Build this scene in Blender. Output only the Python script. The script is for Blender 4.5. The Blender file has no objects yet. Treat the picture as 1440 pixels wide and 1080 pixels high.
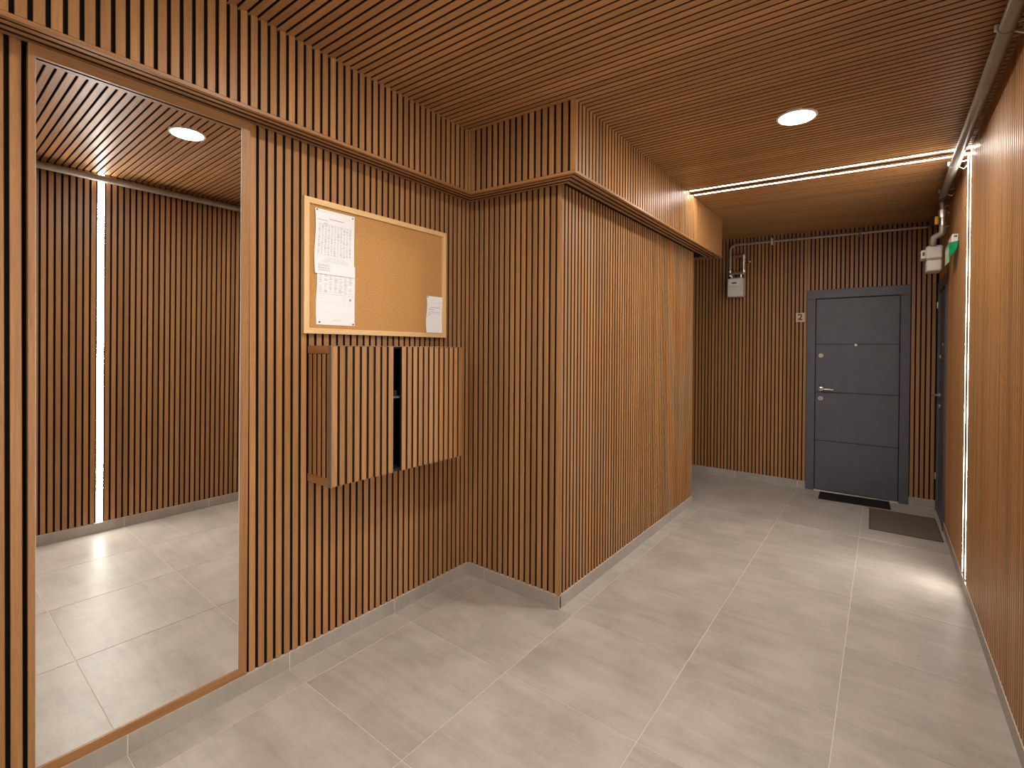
import bpy, math, random
from mathutils import Vector, Matrix
random.seed(7)
SC = bpy.context.scene
COL = SC.collection

# ------------------------------------------------------------------ camera
H = 0.6 / 0.4052                       # eye height (m)
F_PX, CX, CY = 674.9928, 720.0, 496.9537
YAW, PITCH, ROLL = 0.6582, -0.0084, 0.0064
cam_d = bpy.data.cameras.new('camera')
cam = bpy.data.objects.new('camera', cam_d); COL.objects.link(cam)
cam_d.sensor_fit = 'HORIZONTAL'; cam_d.sensor_width = 36.0
cam_d.lens = F_PX * 36.0 / 1440.0
cam_d.shift_x = -(CX - 720.0) / 1440.0
cam_d.shift_y = (CY - 540.0) / 1440.0
cam_d.clip_start = 0.02
_f = Vector((-math.sin(YAW) * math.cos(PITCH), math.cos(YAW) * math.cos(PITCH), math.sin(PITCH)))
_r = Vector((math.cos(YAW), math.sin(YAW), 0)); _u = _r.cross(_f)
_r2 = math.cos(ROLL) * _r + math.sin(ROLL) * _u; _u2 = -math.sin(ROLL) * _r + math.cos(ROLL) * _u
cam.matrix_world = Matrix(((_r2.x, _u2.x, -_f.x, 0), (_r2.y, _u2.y, -_f.y, 0), (_r2.z, _u2.z, -_f.z, H), (0, 0, 0, 1)))
SC.camera = cam

# ------------------------------------------------------------------ world, exposure
W = bpy.data.worlds.new('world'); SC.world = W; W.use_nodes = True
W.node_tree.nodes['Background'].inputs[0].default_value = (0.9, 0.95, 1, 1)
W.node_tree.nodes['Background'].inputs[1].default_value = 0.0
vs = SC.view_settings
vs.view_transform = 'Standard'; vs.look = 'None'; vs.gamma = 1.0; vs.use_curve_mapping = False
vs.exposure = 0.0
DOWNLIGHT = 350.0        # radiance of the round ceiling lamps
LED = 92.0               # radiance of the light lines
LED_COL = (1.0, 0.94, 0.86)
DL_COL = (1.0, 0.94, 0.86)

# ------------------------------------------------------------------ room measures (m)
xL, xC, xR = -1.4533 * H, -0.9765 * H, 0.2762 * H
yN, yE, yD = 1.5679 * H, 3.1907 * H, 4.0734 * H
xLb, xCb, yNb, yEb = -1.356 * H, -0.8619 * H, 1.4694 * H, 3.4132 * H
ZBB = 0.0524 * H
TC = -0.0369                            # the ceiling falls slightly towards the far-side wall
def zceil(x): return 1.8656 * H + TC * (x + 0.5 * H)
def zbulk(x): return 1.609 * H + TC * (x + 0.5 * H)
YB, XP = -4.1, -3.5                     # wall behind the camera, end of the side passage
PITCH_S, SW, SD = 0.0386, 0.0268, 0.012 # slat pitch, width, thickness

# ------------------------------------------------------------------ materials
def nt(name):
    m = bpy.data.materials.new(name); m.use_nodes = True
    n = m.node_tree.nodes; b = n['Principled BSDF']
    return m, n, m.node_tree.links, b
def plain(name, col, rough=0.5, metal=0.0, noise=0.0, scale=30.0, spec=0.5):
    m, n, l, b = nt(name)
    b.inputs['Roughness'].default_value = rough; b.inputs['Metallic'].default_value = metal
    b.inputs['Specular IOR Level'].default_value = spec
    if noise:
        tc = n.new('ShaderNodeTexCoord'); t = n.new('ShaderNodeTexNoise'); t.inputs['Scale'].default_value = scale
        t.inputs['Detail'].default_value = 5
        r = n.new('ShaderNodeValToRGB'); r.color_ramp.elements[0].position = 0.3; r.color_ramp.elements[1].position = 0.7
        r.color_ramp.elements[0].color = [c * (1 - noise) for c in col] + [1]
        r.color_ramp.elements[1].color = [min(1, c * (1 + noise)) for c in col] + [1]
        l.new(tc.outputs['Object'], t.inputs['Vector']); l.new(t.outputs['Fac'], r.inputs['Fac']); l.new(r.outputs['Color'], b.inputs['Base Color'])
    else:
        b.inputs['Base Color'].default_value = (*col, 1)
    return m
def wood(name, dark, light, rough=0.40, axis=2, rand=0.16):
    m, n, l, b = nt(name)
    tc = n.new('ShaderNodeTexCoord'); oi = n.new('ShaderNodeObjectInfo')
    off = n.new('ShaderNodeVectorMath'); off.operation = 'MULTIPLY_ADD'
    comb = n.new('ShaderNodeCombineXYZ')
    for i in range(3): l.new(oi.outputs['Random'], comb.inputs[i])
    off.inputs[1].default_value = (13.0, 7.0, 31.0)
    l.new(comb.outputs[0], off.inputs[0]); l.new(tc.outputs['Object'], off.inputs[2])
    mp = n.new('ShaderNodeMapping')
    sc = [60.0, 60.0, 60.0]; sc[axis] = 1.6; mp.inputs['Scale'].default_value = sc
    l.new(off.outputs[0], mp.inputs['Vector'])
    g = n.new('ShaderNodeTexNoise'); g.inputs['Scale'].default_value = 1.6; g.inputs['Detail'].default_value = 6; g.inputs['Roughness'].default_value = 0.65
    g.inputs['Distortion'].default_value = 0.6
    l.new(mp.outputs[0], g.inputs['Vector'])
    mp2 = n.new('ShaderNodeMapping'); s2 = [420.0] * 3; s2[axis] = 22.0; mp2.inputs['Scale'].default_value = s2
    l.new(off.outputs[0], mp2.inputs['Vector'])
    p = n.new('ShaderNodeTexNoise'); p.inputs['Scale'].default_value = 1.0; p.inputs['Detail'].default_value = 2
    l.new(mp2.outputs[0], p.inputs['Vector'])
    mix = n.new('ShaderNodeMath'); mix.operation = 'MULTIPLY_ADD'; mix.inputs[1].default_value = 0.35
    l.new(p.outputs['Fac'], mix.inputs[0])
    sub = n.new('ShaderNodeMath'); sub.operation = 'MULTIPLY'; sub.inputs[1].default_value = 0.7
    l.new(g.outputs['Fac'], sub.inputs[0]); l.new(sub.outputs[0], mix.inputs[2])
    r = n.new('ShaderNodeValToRGB'); r.color_ramp.elements[0].position = 0.32; r.color_ramp.elements[1].position = 0.72
    r.color_ramp.elements[0].color = (*dark, 1); r.color_ramp.elements[1].color = (*light, 1)
    l.new(mix.outputs[0], r.inputs['Fac'])
    mr = n.new('ShaderNodeMapRange'); mr.inputs['To Min'].default_value = 1 - rand; mr.inputs['To Max'].default_value = 1 + rand
    l.new(oi.outputs['Random'], mr.inputs['Value'])
    hs = n.new('ShaderNodeHueSaturation'); l.new(mr.outputs[0], hs.inputs['Value']); l.new(r.outputs['Color'], hs.inputs['Color'])
    l.new(hs.outputs['Color'], b.inputs['Base Color'])
    b.inputs['Roughness'].default_value = rough; b.inputs['Specular IOR Level'].default_value = 0.4
    bp_ = n.new('ShaderNodeBump'); bp_.inputs['Strength'].default_value = 0.12; bp_.inputs['Distance'].default_value = 0.001
    l.new(p.outputs['Fac'], bp_.inputs['Height']); l.new(bp_.outputs[0], b.inputs['Normal'])
    return m
WD, WL = (0.255, 0.118, 0.040), (0.430, 0.213, 0.078)
M_WOOD = wood('slat_wood', WD, WL)
M_WOODX = wood('slat_wood_cross', WD, WL, axis=0)
M_WOODY = wood('slat_wood_long', WD, WL, axis=1)
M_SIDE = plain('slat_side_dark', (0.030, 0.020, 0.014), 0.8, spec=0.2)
M_FELT = plain('dark_felt', (0.013, 0.010, 0.009), 0.95, spec=0.1)
M_PALE = wood('pale_pine', (0.62, 0.38, 0.17), (0.80, 0.55, 0.28), 0.5, axis=1, rand=0.04)
M_PALEZ = wood('pale_pine_upright', (0.62, 0.38, 0.17), (0.80, 0.55, 0.28), 0.5, axis=2, rand=0.04)
M_GROUT = plain('grout', (0.68, 0.61, 0.52), 0.8, noise=0.06)
M_PLASTER = plain('grey_plaster', (0.25, 0.22, 0.19), 0.9)
M_SLATE = plain('slate_door_paint', (0.082, 0.086, 0.106), 0.45, noise=0.10, scale=9)
M_SLATE_D = plain('door_joint_black', (0.012, 0.012, 0.015), 0.6)
M_STEEL = plain('brushed_steel', (0.72, 0.68, 0.62), 0.28, 0.9)
M_PIPE = plain('grey_painted_pipe', (0.32, 0.29, 0.25), 0.35, 0.35, noise=0.12, scale=18)
M_PIPE_D = plain('dark_pipe_fitting', (0.16, 0.145, 0.13), 0.4, 0.4)
M_GREY = plain('edge_trim_grey', (0.24, 0.21, 0.17), 0.4, 0.5)
M_BLACK = plain('black_interior', (0.006, 0.006, 0.006), 0.7)
M_WHITE = plain('white_plastic', (0.72, 0.69, 0.63), 0.4)
M_METER = plain('meter_casing', (0.62, 0.58, 0.52), 0.45, noise=0.04, scale=20)
M_YELLOW = plain('yellow_valve_handle', (0.75, 0.38, 0.02), 0.4)
M_RED = plain('red_tag', (0.45, 0.05, 0.03), 0.5)
M_GREEN = plain('green_acrylic', (0.010, 0.28, 0.11), 0.25)
M_PALEGREEN = plain('pale_green_reflection', (0.50, 0.66, 0.42), 0.3)  # colour of the reflection painted on the sign plate
M_PAPER = plain('paper', (0.80, 0.79, 0.80), 0.8, noise=0.02, scale=12)
M_INK = plain('ink_grey', (0.34, 0.34, 0.38), 0.8)
M_INKL = plain('ink_light', (0.56, 0.56, 0.60), 0.8)
M_INKO = plain('ink_pale_orange', (0.78, 0.64, 0.55), 0.8)
M_PIN = plain('pin_dark', (0.08, 0.075, 0.07), 0.3, 0.7)
M_PLATE = plain('number_plate', (0.58, 0.42, 0.29), 0.4)
M_MATB = plain('black_mat', (0.020, 0.018, 0.016), 0.95, noise=0.5, scale=160, spec=0.1)
M_MATG = plain('brown_mat', (0.135, 0.105, 0.080), 0.95, noise=0.22, scale=120, spec=0.1)
M_MATE = plain('mat_edging', (0.05, 0.042, 0.036), 0.9)
# cork
M_CORK, n, l, b = nt('cork')
tc = n.new('ShaderNodeTexCoord'); v = n.new('ShaderNodeTexNoise'); v.inputs['Scale'].default_value = 190; v.inputs['Detail'].default_value = 4
r = n.new('ShaderNodeValToRGB'); r.color_ramp.elements[0].position = 0.32; r.color_ramp.elements[1].position = 0.66
r.color_ramp.elements[0].color = (0.37, 0.178, 0.054, 1); r.color_ramp.elements[1].color = (0.58, 0.305, 0.102, 1)
l.new(tc.outputs['Object'], v.inputs['Vector']); l.new(v.outputs['Fac'], r.inputs['Fac']); l.new(r.outputs['Color'], b.inputs['Base Color'])
b.inputs['Roughness'].default_value = 0.9
# mirror
M_MIRROR, n, l, b = nt('mirror_silver')
b.inputs['Base Color'].default_value = (0.93, 0.94, 0.93, 1); b.inputs['Metallic'].default_value = 1; b.inputs['Roughness'].default_value = 0.0
M_MEDGE = plain('mirror_edge', (0.75, 0.76, 0.74), 0.2, 0.3)
# porcelain tile
def tile_mat(name, c0, c1, rough):
    m, n, l, b = nt(name)
    tc = n.new('ShaderNodeTexCoord'); oi = n.new('ShaderNodeObjectInfo')
    comb = n.new('ShaderNodeCombineXYZ')
    for i in range(3): l.new(oi.outputs['Random'], comb.inputs[i])
    off = n.new('ShaderNodeVectorMath'); off.operation = 'MULTIPLY_ADD'; off.inputs[1].default_value = (17, 29, 11)
    l.new(comb.outputs[0], off.inputs[0]); l.new(tc.outputs['Object'], off.inputs[2])
    a = n.new('ShaderNodeTexNoise'); a.inputs['Scale'].default_value = 3.2; a.inputs['Detail'].default_value = 8; a.inputs['Roughness'].default_value = 0.62
    mp = n.new('ShaderNodeMapping'); mp.inputs['Scale'].default_value = (2.2, 13.0, 5.0)
    l.new(off.outputs[0], a.inputs['Vector']); l.new(off.outputs[0], mp.inputs['Vector'])
    s = n.new('ShaderNodeTexNoise'); s.inputs['Scale'].default_value = 1.0; s.inputs['Detail'].default_value = 7; s.inputs['Roughness'].default_value = 0.6; s.inputs['Distortion'].default_value = 0.7
    l.new(mp.outputs[0], s.inputs['Vector'])
    fine = n.new('ShaderNodeTexNoise'); fine.inputs['Scale'].default_value = 90; fine.inputs['Detail'].default_value = 3
    l.new(off.outputs[0], fine.inputs['Vector'])
    ad = n.new('ShaderNodeMath'); ad.operation = 'MULTIPLY_ADD'; ad.inputs[1].default_value = 0.55; l.new(a.outputs['Fac'], ad.inputs[0])
    m2 = n.new('ShaderNodeMath'); m2.operation = 'MULTIPLY_ADD'; m2.inputs[1].default_value = 0.33; l.new(s.outputs['Fac'], m2.inputs[0])
    m3 = n.new('ShaderNodeMath'); m3.operation = 'MULTIPLY'; m3.inputs[1].default_value = 0.12; l.new(fine.outputs['Fac'], m3.inputs[0])
    l.new(m3.outputs[0], m2.inputs[2]); l.new(m2.outputs[0], ad.inputs[2])
    r = n.new('ShaderNodeValToRGB'); r.color_ramp.elements[0].position = 0.34; r.color_ramp.elements[1].position = 0.66
    r.color_ramp.elements[0].color = (*c0, 1); r.color_ramp.elements[1].color = (*c1, 1)
    l.new(ad.outputs[0], r.inputs['Fac']); l.new(r.outputs['Color'], b.inputs['Base Color'])
    rr = n.new('ShaderNodeMapRange'); rr.inputs['To Min'].default_value = rough - 0.06; rr.inputs['To Max'].default_value = rough + 0.08
    l.new(s.outputs['Fac'], rr.inputs['Value']); l.new(rr.outputs[0], b.inputs['Roughness'])
    b.inputs['Specular IOR Level'].default_value = 0.45
    return m
M_TILE = tile_mat('porcelain_floor', (0.300, 0.268, 0.230), (0.490, 0.446, 0.394), 0.37)
M_BASE = tile_mat('porcelain_skirting', (0.270, 0.242, 0.212), (0.390, 0.352, 0.312), 0.42)
def emit(name, col, s):
    m = bpy.data.materials.new(name); m.use_nodes = True
    n = m.node_tree.nodes; n.clear(); e = n.new('ShaderNodeEmission'); o = n.new('ShaderNodeOutputMaterial')
    e.inputs[0].default_value = (*col, 1); e.inputs[1].default_value = s
    m.node_tree.links.new(e.outputs[0], o.inputs[0]); return m
M_LED = emit('led_diffuser', LED_COL, LED)
M_DL = emit('downlight_diffuser', DL_COL, DOWNLIGHT)

# ------------------------------------------------------------------ mesh helpers
class MB:
    def __init__(s): s.v = []; s.f = []
    def quad8(s, p):
        o = len(s.v); s.v += [tuple(q) for q in p]
        for f in ((0, 3, 2, 1), (4, 5, 6, 7), (0, 1, 5, 4), (1, 2, 6, 5), (2, 3, 7, 6), (3, 0, 4, 7)): s.f.append(tuple(o + i for i in f))
        return s
    def box(s, x0, x1, y0, y1, z0, z1):
        return s.quad8([(x0, y0, z0), (x1, y0, z0), (x1, y1, z0), (x0, y1, z0), (x0, y0, z1), (x1, y0, z1), (x1, y1, z1), (x0, y1, z1)])
    def bbox(s, x0, x1, y0, y1, z0, z1, c):
        """box with every edge chamfered by c"""
        cx, cy, cz = (x0 + x1) / 2, (y0 + y1) / 2, (z0 + z1) / 2
        hx, hy, hz = (x1 - x0) / 2, (y1 - y0) / 2, (z1 - z0) / 2
        o = len(s.v); idx = {}
        for sx in (-1, 1):
            for sy in (-1, 1):
                for sz in (-1, 1):
                    for k in range(3):
                        h = [hx - c, hy - c, hz - c]; h[k] += c
                        idx[sx, sy, sz, k] = len(s.v)
                        s.v.append((cx + sx * h[0], cy + sy * h[1], cz + sz * h[2]))
        def face(l): s.f.append(tuple(l))
        for k in range(3):
            a, b = [i for i in range(3) if i != k]
            for sg in (-1, 1):
                ring = []
                for (u, w) in ((-1, -1), (1, -1), (1, 1), (-1, 1)):
                    q = [0, 0, 0]; q[k] = sg; q[a] = u; q[b] = w; ring.append(idx[q[0], q[1], q[2], k])
                face(ring)
        for k in range(3):
            a, b = [i for i in range(3) if i != k]
            for u in (-1, 1):
                for w in (-1, 1):
                    q0 = [0, 0, 0]; q0[a] = u; q0[b] = w; q1 = list(q0); q0[k] = -1; q1[k] = 1
                    face([idx[(*q0, a)], idx[(*q1, a)], idx[(*q1, b)], idx[(*q0, b)]])
        for sx in (-1, 1):
            for sy in (-1, 1):
                for sz in (-1, 1): face([idx[sx, sy, sz, k] for k in range(3)])
        return s
    def prism(s, poly, zb, zt):
        """plan polygon with bottom / top heights given as functions of x (or numbers)"""
        fb = zb if callable(zb) else (lambda x: zb); ft = zt if callable(zt) else (lambda x: zt)
        o = len(s.v); n = len(poly)
        s.v += [(x, y, fb(x)) for x, y in poly] + [(x, y, ft(x)) for x, y in poly]
        s.f.append(tuple(o + i for i in reversed(range(n)))); s.f.append(tuple(o + n + i for i in range(n)))
        for i in range(n): j = (i + 1) % n; s.f.append((o + i, o + j, o + n + j, o + n + i))
        return s
    def tube(s, pts, r, seg=12, radii=None):
        pts = [Vector(p) for p in pts]; o = len(s.v); prev = None
        for i, p in enumerate(pts):
            d = (pts[min(i + 1, len(pts) - 1)] - pts[max(i - 1, 0)]).normalized()
            if prev is None:
                a = Vector((0, 0, 1)) if abs(d.z) < 0.9 else Vector((1, 0, 0)); u = d.cross(a).normalized()
            else:
                u = (prev - d * prev.dot(d)).normalized()
            prev = u; w = d.cross(u); rr = radii[i] if radii else r
            for k in range(seg):
                t = 2 * math.pi * k / seg; q = p + rr * (math.cos(t) * u + math.sin(t) * w); s.v.append(tuple(q))
        for i in range(len(pts) - 1):
            for k in range(seg):
                k2 = (k + 1) % seg
                s.f.append((o + i * seg + k, o + i * seg + k2, o + (i + 1) * seg + k2, o + (i + 1) * seg + k))
        s.f.append(tuple(o + k for k in reversed(range(seg)))); e = o + (len(pts) - 1) * seg
        s.f.append(tuple(e + k for k in range(seg)))
        return s
    def lathe(s, c, axis, prof, seg=20):
        """prof: list of (distance along axis, radius)"""
        c = Vector(c); ax = Vector(axis).normalized()
        return s.tube([c + ax * a for a, _ in prof], 0, seg, [max(rr, 1e-5) for _, rr in prof]) if all(prof[i + 1][0] > prof[i][0] for i in range(len(prof) - 1)) else s._lathe(c, ax, prof, seg)
    def _lathe(s, c, ax, prof, seg):
        a = Vector((0, 0, 1)) if abs(ax.z) < 0.9 else Vector((1, 0, 0)); u = ax.cross(a).normalized(); w = ax.cross(u); o = len(s.v)
        for d, rr in prof:
            for k in range(seg):
                t = 2 * math.pi * k / seg; s.v.append(tuple(c + ax * d + rr * (math.cos(t) * u + math.sin(t) * w)))
        for i in range(len(prof) - 1):
            for k in range(seg):
                k2 = (k + 1) % seg; s.f.append((o + i * seg + k, o + i * seg + k2, o + (i + 1) * seg + k2, o + (i + 1) * seg + k))
        return s
    def mesh(s, name, mat, smooth=False):
        me = bpy.data.meshes.new(name); me.from_pydata(s.v, [], s.f)
        me.materials.append(mat); me.validate(); me.update()
        import bmesh
        bm = bmesh.new(); bm.from_mesh(me); bmesh.ops.recalc_face_normals(bm, faces=bm.faces); bm.to_mesh(me); bm.free()
        if smooth:
            for p in me.polygons: p.use_smooth = True
            try: me.set_sharp_from_angle(angle=math.radians(40))
            except Exception: pass
        return me
    def build(s, name, mat, parent=None, smooth=False, recentre=False):
        if recentre:
            lo = [min(v[i] for v in s.v) for i in range(3)]; hi = [max(v[i] for v in s.v) for i in range(3)]
            c = Vector([(lo[0] + hi[0]) / 2, (lo[1] + hi[1]) / 2, lo[2]]); s.v = [tuple(Vector(v) - c) for v in s.v]
        o = bpy.data.objects.new(name, s.mesh(name, mat, smooth)); COL.objects.link(o)
        if recentre: o.location = c
        attach(o, parent); return o
def attach(o, parent):
    if parent is not None:
        o.parent = parent; o.matrix_parent_inverse = Matrix.Translation(parent.location).inverted() if parent.type == 'EMPTY' else parent.matrix_basis.inverted()
def link(name, me, mat4, parent):
    o = bpy.data.objects.new(name, me); COL.objects.link(o); o.matrix_basis = mat4; attach(o, parent); return o
def tag(o, label=None, cat=None, group=None, kind=None):
    if label: o['label'] = label
    if cat: o['category'] = cat
    if group: o['group'] = group
    if kind: o['kind'] = kind
    return o
def empty(name, loc): 
    o = bpy.data.objects.new(name, None); o.empty_display_size = 0.05; o.location = loc; COL.objects.link(o); return o
def struct(o, label, cat): return tag(o, label, cat, kind='structure')

def slat_mesh(name, w, d, L, mat, c=0.0016):
    """cross-section in local XY (front at +Y), length along local Z"""
    m = MB(); h = w / 2
    sec = [(-h, 0), (h, 0), (h, d - c), (h - c, d), (-h + c, d), (-h, d - c)]
    m.v = [(x, y, 0) for x, y in sec] + [(x, y, L) for x, y in sec]
    m.f = [tuple(reversed(range(6))), tuple(range(6, 12))] + [(i, (i + 1) % 6, 6 + (i + 1) % 6, 6 + i) for i in range(6)]
    me = m.mesh(name, mat); me.materials.append(M_SIDE)
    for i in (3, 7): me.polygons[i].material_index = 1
    return me
def frame_m(origin, front, length):
    """matrix whose local Y is the front normal and local Z the length direction"""
    yv = Vector(front).normalized(); zv = Vector(length).normalized(); xv = yv.cross(zv).normalized(); yv = zv.cross(xv)
    return Matrix(((xv.x, yv.x, zv.x, origin[0]), (xv.y, yv.y, zv.y, origin[1]), (xv.z, yv.z, zv.z, origin[2]), (0, 0, 0, 1)))
UP = (0, 0, 1)

# ------------------------------------------------------------------ floor
gx = [-3.8077, -3.2077, -2.6077, -2.0077, -1.3556, -0.7229, -0.1379, 0.4621]
gy = [0.7565 * H + 0.6 * j for j in range(-9, 10)]
m = MB(); m.box(XP, xR, YB, yD, -0.12, -0.0018); floor = m.build('floor', M_GROUT)
struct(floor, 'beige concrete-look porcelain tile floor with pale grout joints', 'floor')
regions = [(xL, xR, YB, yN), (xC, xR, yN, yE), (XP, xR, yE, yD)]
cells = {}
for (rx0, rx1, ry0, ry1) in regions:
    for i in range(len(gx) - 1):
        for j in range(len(gy) - 1):
            x0, x1 = max(gx[i], rx0), min(gx[i + 1], rx1); y0, y1 = max(gy[j], ry0), min(gy[j + 1], ry1)
            if x1 - x0 < 0.015 or y1 - y0 < 0.015: continue
            cells.setdefault((i, j), []).append([x0, x1, y0, y1])
for (i, j), rs in cells.items():
    # merge parts of one tile that share the full x extent
    rs.sort(key=lambda q: q[2]); out = []
    for q in rs:
        if out and abs(out[-1][3] - q[2]) < 1e-6 and abs(out[-1][0] - q[0]) < 1e-6 and abs(out[-1][1] - q[1]) < 1e-6: out[-1][3] = q[3]
        else: out.append(q)
    for x0, x1, y0, y1 in out:
        g = 0.0015
        m = MB(); m.bbox(x0 + (g if x0 == gx[i] else 0), x1 - (g if x1 == gx[i + 1] else 0), y0 + (g if y0 == gy[j] else 0), y1 - (g if y1 == gy[j + 1] else 0), -0.009, 0.0, 0.0006)
        m.build('floor_tile', M_TILE, floor, recentre=True)

# ------------------------------------------------------------------ walls
def wall(name, mb, label): return struct(mb.build(name, M_FELT), label, 'wall')
ZT = 2.95
MY0, MY1 = 0.264, 0.930        # mirror frame outer extent along the wall
m = MB(); m.box(xL - 0.2, xL - SD, YB, MY0, -0.1, ZT); m.box(xL - 0.2, xL - SD, MY1, yN + 0.02, -0.1, ZT)
m.box(xL - 0.2, xL - 0.06, MY0, MY1, -0.1, ZT); m.box(xL - 0.06, xL - SD, MY0, MY1, 2.415, ZT)
wall_left = wall('wall_left', m, 'slatted walnut-brown wall holding the tall mirror and the cork board')
m = MB(); m.box(XP, xC - SD, yN + SD, yE - SD, -0.1, ZT)
wall_block = wall('wall_column', m, 'wide column clad in vertical brown slats jutting into the lobby')
m = MB(); m.box(xR + SD, xR + 0.3, YB, 5.30, -0.1, ZT); m.box(xR + SD, xR + 0.3, 5.30, 6.02, 2.10, ZT); m.box(xR + SD, xR + 0.3, 6.02, yD + 0.2, -0.1, ZT)
m.box(xR + 0.09, xR + 0.3, 5.30, 6.02, -0.1, 2.10)
wall_right = wall('wall_right', m, 'long slatted brown wall carrying the vertical light lines and the pipe')
m = MB(); m.box(XP, xR + SD, yD + SD, yD + 0.2, -0.1, ZT)
wall_end = wall('wall_end', m, 'slatted brown wall at the end of the corridor around the slate door')
m = MB(); m.box(xL - 0.2, xR + 0.3, YB - 0.2, YB - SD, -0.1, ZT)
wall_back = wall('wall_back', m, 'slatted brown wall behind the viewpoint closing the lobby')
m = MB(); m.box(XP - 0.2, XP, yE - 0.1, yD + 0.2, -0.1, ZT)
wall_passage = wall('wall_passage', m, 'dark wall closing the side passage behind the column')

def run(parent, mesh, axis, front, fixed, positions, z0):
    """upright slats; positions are slat centres along x or y"""
    for p in positions:
        o = (fixed, p, z0) if axis == 'y' else (p, fixed, z0)
        off = Vector(front) * -SD
        link('slat', mesh, frame_m(Vector(o) + off, front, UP), parent)
def span(start, stop, pitch):
    out = []; v = start
    while (v <= stop if pitch > 0 else v >= stop): out.append(v); v += pitch
    return out
ZS = ZBB + 0.002
# left wall, up to the bulkhead soffit
top_l = zbulk(xL) + 0.015
ml = slat_mesh('slat', SW, SD, top_l - ZS, M_WOOD)
run(wall_left, ml, 'y', (1, 0, 0), xL, span(0.9405 + SW / 2, yN - SW * 0.4, PITCH_S), ZS)
run(wall_left, ml, 'y', (1, 0, 0), xL, span(0.2525 - SW / 2, YB, -PITCH_S), ZS)
def filler(parent, x, ya, yb, z0, L, front=(1, 0, 0)):
    if yb - ya > 0.012:
        mm = slat_mesh('slat', yb - ya - 0.005, SD, L, M_WOOD); link('slat', mm, frame_m((x - SD * front[0], (ya + yb) / 2 + 0.0015, z0), front, UP), parent)
yl = span(0.9405 + SW / 2, yN - SW * 0.4, PITCH_S)[-1] + SW / 2
filler(wall_left, xL, yl, yN, ZS, top_l - ZS)
# column front face
PN = 0.0421
mn = slat_mesh('slat', 0.0295, SD, zbulk(xL) + 0.015 - ZS, M_WOOD)
pn = span(xC - 0.0150, xL + 0.012, -PN)
run(wall_block, mn, 'x', (0, -1, 0), yN, pn, ZS)
# column long side
ms = slat_mesh('slat', 0.0245, SD, zbulk(xC) + 0.015 - ZS, M_WOOD)
run(wall_block, ms, 'y', (1, 0, 0), xC, span(yN + SD * 0.2 + SW / 2, yE - SW * 0.4, PITCH_S), ZS)
mf = slat_mesh('slat', SW, SD, zbulk(XP) + 0.015 - ZS, M_WOOD)
run(wall_block, mf, 'x', (0, 1, 0), yE, span(xC - 0.02, XP + 0.02, -PITCH_S), ZS)
# right wall
LED_Y = (3.995, 4.122); LED_M = 0.968; LED_FILL = -2.12
def near_led(y): return abs(y - LED_Y[0]) < SW / 2 + 0.010 or abs(y - LED_Y[1]) < SW / 2 + 0.010 or abs(y - LED_M) < SW / 2 + 0.024 or abs(y - LED_FILL) < SW / 2 + 0.022
mr = slat_mesh('slat', SW, SD, zceil(xR) + 0.01 - ZS, M_WOOD)
DY0, DY1 = 5.305, 6.015
pr_ = [y for y in span(LED_M + 0.042, DY0 - SW / 2, PITCH_S) + span(LED_M - 0.042, YB, -PITCH_S) if not near_led(y)]
run(wall_right, mr, 'y', (-1, 0, 0), xR, pr_ + [LED_Y[0] + 0.034, LED_Y[1] - 0.034], ZS)
mr2 = slat_mesh('slat', SW, SD, zceil(xR) + 0.01 - 2.13, M_WOOD)
run(wall_right, mr2, 'y', (-1, 0, 0), xR, span(DY0 + 0.01, yD - 0.01, PITCH_S), 2.13)
# end wall
DX0, DX1 = -0.652, 0.207
me_ = slat_mesh('slat', SW * 0.98, SD, zceil(XP) + 0.0 - ZS, M_WOOD)
def end_slats(ps, z0):
    for p in ps:
        mm = slat_mesh('slat', SW * 0.98, SD, zceil(p) + 0.01 - z0, M_WOOD)
        link('slat', mm, frame_m((p, yD + SD, z0), (0, -1, 0), UP), wall_end)
end_slats(span(DX0 - 0.017, XP, -0.0378), ZS)
end_slats(span(DX1 + 0.020, xR - 0.012, 0.0378), ZS)
end_slats(span(DX0 + 0.012, DX1 - 0.01, 0.0378), 2.132)
# back wall
mb_ = slat_mesh('slat', SW, SD, zceil(xR) + 0.01 - ZS, M_WOOD)
run(wall_back, mb_, 'x', (0, 1, 0), YB, span(xR - 0.02, xL, -PITCH_S), ZS)

# ------------------------------------------------------------------ ceiling
m = MB(); m.prism([(XP - 0.2, YB - 0.2), (xR + 0.3, YB - 0.2), (xR + 0.3, yD + 0.2), (XP - 0.2, yD + 0.2)], lambda x: zceil(x) + SD, lambda x: zceil(x) + 0.2)
ceiling = m.build('ceiling', M_FELT); struct(ceiling, 'ceiling lined with narrow brown wooden slats running across', 'ceiling')
tdir = Vector((1, 0, TC)).normalized(); tn = Vector((TC, 0, -1)).normalized()
cm = {}
def ceil_slat(y, x0, x1):
    k = (round(x0, 4), round(x1, 4))
    if k not in cm: cm[k] = slat_mesh('ceiling_slat', SW * 1.09, SD, (x1 - x0) / tdir.x, M_WOOD)
    link('ceiling_slat', cm[k], frame_m(Vector((x0, y, zceil(x0))) - tn * SD, tn, tdir), ceiling)
y = 2.349
ys = span(2.3493, yD, 0.0385) + span(2.3493 - 0.0385, YB, -0.0385)
ys = [q for q in ys if abs(q - LED_Y[0]) > SW / 2 + 0.009 and abs(q - LED_Y[1]) > SW / 2 + 0.009] + [LED_Y[0] + 0.034, LED_Y[1] - 0.034]
ys = [q for i, q in enumerate(ys) if not (LED_Y[0] < q < LED_Y[1] and i < len(ys) - 2)]
for q in ys:
    x0 = xLb - 0.02 if q < yNb else (xCb - 0.02 if q < yEb else XP)
    ceil_slat(q, x0, xR + 0.005)

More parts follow.
